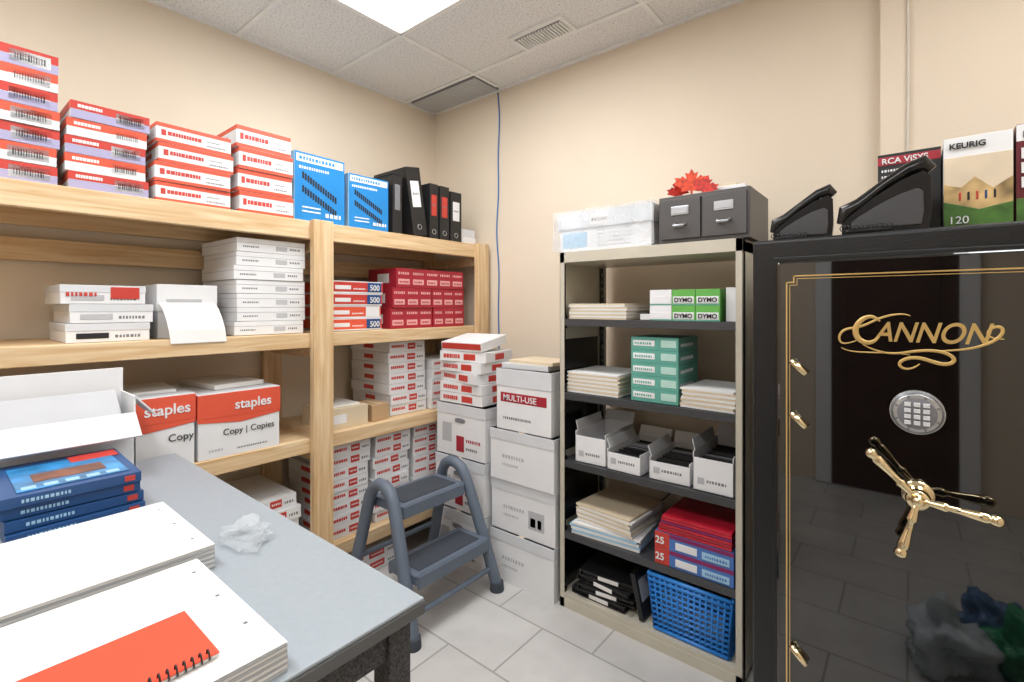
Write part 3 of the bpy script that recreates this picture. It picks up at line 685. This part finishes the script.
def obox():
    mb=MB(); x0,x1,y0,y1,z0,z1=-2.385,-2.20,-.05,.50,tz+.001,tz+.31; t=.006
    mb.box(x0,x1,y0,y1,z0,z0+t,WHITE); mb.box(x0,x0+t,y0,y1,z0,z1+.07,WHITE); mb.box(x1-t,x1,y0,y1,z0,z1-.08,WHITE)
    mb.box(x0,x1,y0,y0+t,z0,z1,WHITE); mb.box(x0,x1,y1-t,y1,z0,z1-.02,WHITE)
    mb.box(x0+.02,x1-.02,y0+.02,y1-.02,z0+t,z0+.15,PAPER)
    M=Matrix.Translation((x1,0,z1-.08))@Matrix.Rotation(R(40),4,'Y'); mb.box(0,.11,y0,y1,-t,0,OFFW,M)
    M=Matrix.Translation((x0,y1,z1-.02))@Matrix.Rotation(R(-50),4,'X'); mb.box(0,x1-x0,0,.10,-t,.0,OFFW,M)
    M=Matrix.Translation((x0+.03,0,z0+.30))@Matrix.Rotation(R(38),4,'Y'); mb.box(0,.16,y0+.02,y1-.03,-t,0,LGREY,M)
    words(mb,'px',x1,.10,.30,z0+.05,z0+.065,LGREY)
    mb.build('open_carton',.002)
obox()
def pad(x0,x1,y0,y1,z0,n,th,ang):
    mb=MB()
    for i in range(n):
        M=rotM((x0+x1)/2,(y0+y1)/2,0,ang+random.uniform(-.006,.006)); mb.box(x0,x1,y0,y1,z0+i*th,z0+i*th+th*.8,PAPER if i%2 else LGREY,M)
    M=rotM((x0+x1)/2,(y0+y1)/2,0,ang)
    mb.box(x0,x1,y0,y1,z0+n*th,z0+n*th+.001,PAPER,M)
    zt=z0+n*th+.001
    for k in range(3): mb.tube([(x0+.06+.13*k,y1-.025,zt-.0005),(x0+.06+.13*k,y1-.025,zt+.0004)],.004,GREY,12)
    return mb.build('paper_pad')
pad(-1.66,-1.27,-.10,.44,z,10,.0056,0)
pad(-1.245,-.818,-.12,.395,z,9,.0053,.0)
mb=MB(); zz=z+.0505; mb.box(-1.03,-.868,.0,.305,zz,zz+.006,PAPER); mb.box(-1.032,-.866,-.002,.307,zz+.006,zz+.008,ORNB)
mb.box(-.99,-.985,.08,.10,zz+.008,zz+.0085,WHITE)
k=.005
while k<.30:
    mb.tube([(-.866+.007*math.cos(a)-.004,k+a*.0003,zz+.009+.008*math.sin(a)) for a in [q*math.pi/6 for q in range(12)]],.0014,BLACK,6,True); k+=.011
mb.build('spiral_notebook')
def crumple(name,c,s,m,seed,amp=.35,sub=5):
    bpy.ops.mesh.primitive_ico_sphere_add(subdivisions=sub,radius=1); o=bpy.context.object; o.name=name; o.data.name=name
    for v in o.data.vertices:
        p=v.co.copy(); d=1+amp*noise.noise(p*1.5+Vector((seed,0,0)))-amp*.45*abs(noise.noise(p*3.2+Vector((0,0,seed))))+amp*.12*noise.noise(p*7+Vector((0,seed,0)))
        q=p*d; v.co=Vector((q.x*s[0],q.y*s[1],q.z*s[2]))
    mn=min(v.co.z for v in o.data.vertices)
    for v in o.data.vertices: v.co.z=max(v.co.z,mn*.6)
    mn=min(v.co.z for v in o.data.vertices)
    for v in o.data.vertices: v.co.z-=mn
    o.data.materials.append(m); o.location=c
    for p in o.data.polygons: p.use_smooth=True
    return o
crumple('plastic_bag',(-1.36,.545,tz+.001),(.085,.05,.022),CLEAR,3,.9)
crumple('plastic_bag',(.12,.60,0.001),(.15,.15,.15),plastic('clear_white_bag',srgb(205,215,222),.75),1,.8)
crumple('plastic_bag',(.40,.56,0.001),(.13,.13,.17),plastic('green_bag',srgb(60,150,105),.9),5,.7)
crumple('plastic_bag',(.30,.28,0.001),(.14,.12,.14),plastic('blue_bag',srgb(80,120,165),.8),9,.7)

# ---------------------------------------------------------------- step stool
def stool():
    mb=MB()
    def frame(y,yo):
        pts=[]
        fx,bx=-1.80,-2.36
        prof=[(fx,.02),(fx-.075,.25),(fx-.165,.50),(-2.005,.60),(-2.035,.65),(-2.085,.675),(-2.13,.675),(-2.175,.65),(-2.205,.60),(-2.26,.36),(bx,.02)]
        for (x,zz) in prof:
            k=1-zz/.685; pts.append((x,y+yo*.05*k,zz))
        mb.tube(pts,.032,STOOL,16)
        for p in (pts[0],pts[-1]): mb.tube([(p[0],p[1],.0),(p[0],p[1],.05)],[.040,.036],STOOL_D,16)
    frame(1.51,-1); frame(2.01,1)
    def step(x0,x1,y0,y1,zt):
        mb.box(x0,x1,y0,y1,zt-.045,zt,STOOL); mb.box(x0+.03,x1-.03,y0+.04,y1-.04,zt,zt+.004,STOOL_D)
        mb.box(x1-.004,x1+.01,y0+.01,y1-.01,zt-.065,zt-.004,STOOL); mb.box(x0-.01,x0+.004,y0+.01,y1-.01,zt-.065,zt-.004,STOOL)
        for k in range(4): mb.box(x0+.02,x1-.02,y0+.08+k*.11,y0+.09+k*.11,zt-.065,zt-.045,STOOL)
    step(-2.235,-1.985,1.535,1.985,.585); step(-2.05,-1.83,1.505,2.015,.30)
    for x,zz in((-2.30,.25),(-1.83,.12)): mb.tube([(x,1.48,zz),(x,2.04,zz)],.014,STOOL,10)
    mb.build('step_stool',.006,3)
stool()

# ---------------------------------------------------------------- global scale to real size
for o in bpy.data.objects:
    if o.parent is None:
        o.location=o.location*S; o.scale=o.scale*S
# ---------------------------------------------------------------- lights
def area(x,y,z,sx,sy,e,rot=(0,0,0)):
    l=bpy.data.lights.new('panel_light','AREA'); l.shape='RECTANGLE'; l.size=sx*S; l.size_y=sy*S; l.energy=e; l.color=(.98,.99,1)
    o=bpy.data.objects.new('panel_light',l); o.location=(x*S,y*S,z*S); o.rotation_euler=rot; bpy.context.scene.collection.objects.link(o)
area(-1.69,1.475,H-.03,1.1,.5,16); area(-.47,-.355,H-.03,1.1,.5,12); area(-1.69,-.355,H-.03,1.1,.5,9); area(.72,1.475,H-.03,1.0,.5,7)  # lamp under each panel; all past the first are added unseen fill
w=bpy.data.worlds.new('World'); bpy.context.scene.world=w; w.use_nodes=True; w.node_tree.nodes['Background'].inputs[0].default_value=(.9,.95,1,1); w.node_tree.nodes['Background'].inputs[1].default_value=.5
# ---------------------------------------------------------------- camera
cd=bpy.data.cameras.new('camera'); cd.sensor_width=36; cd.lens=17.05; cd.shift_y=-.0342; cd.clip_start=.02
cam=bpy.data.objects.new('camera',cd); cam.location=(0,0,1.6*S); cam.rotation_euler=(R(90),0,R(39.4)); bpy.context.scene.collection.objects.link(cam)
bpy.context.scene.camera=cam
bpy.context.scene.view_settings.view_transform='Standard'
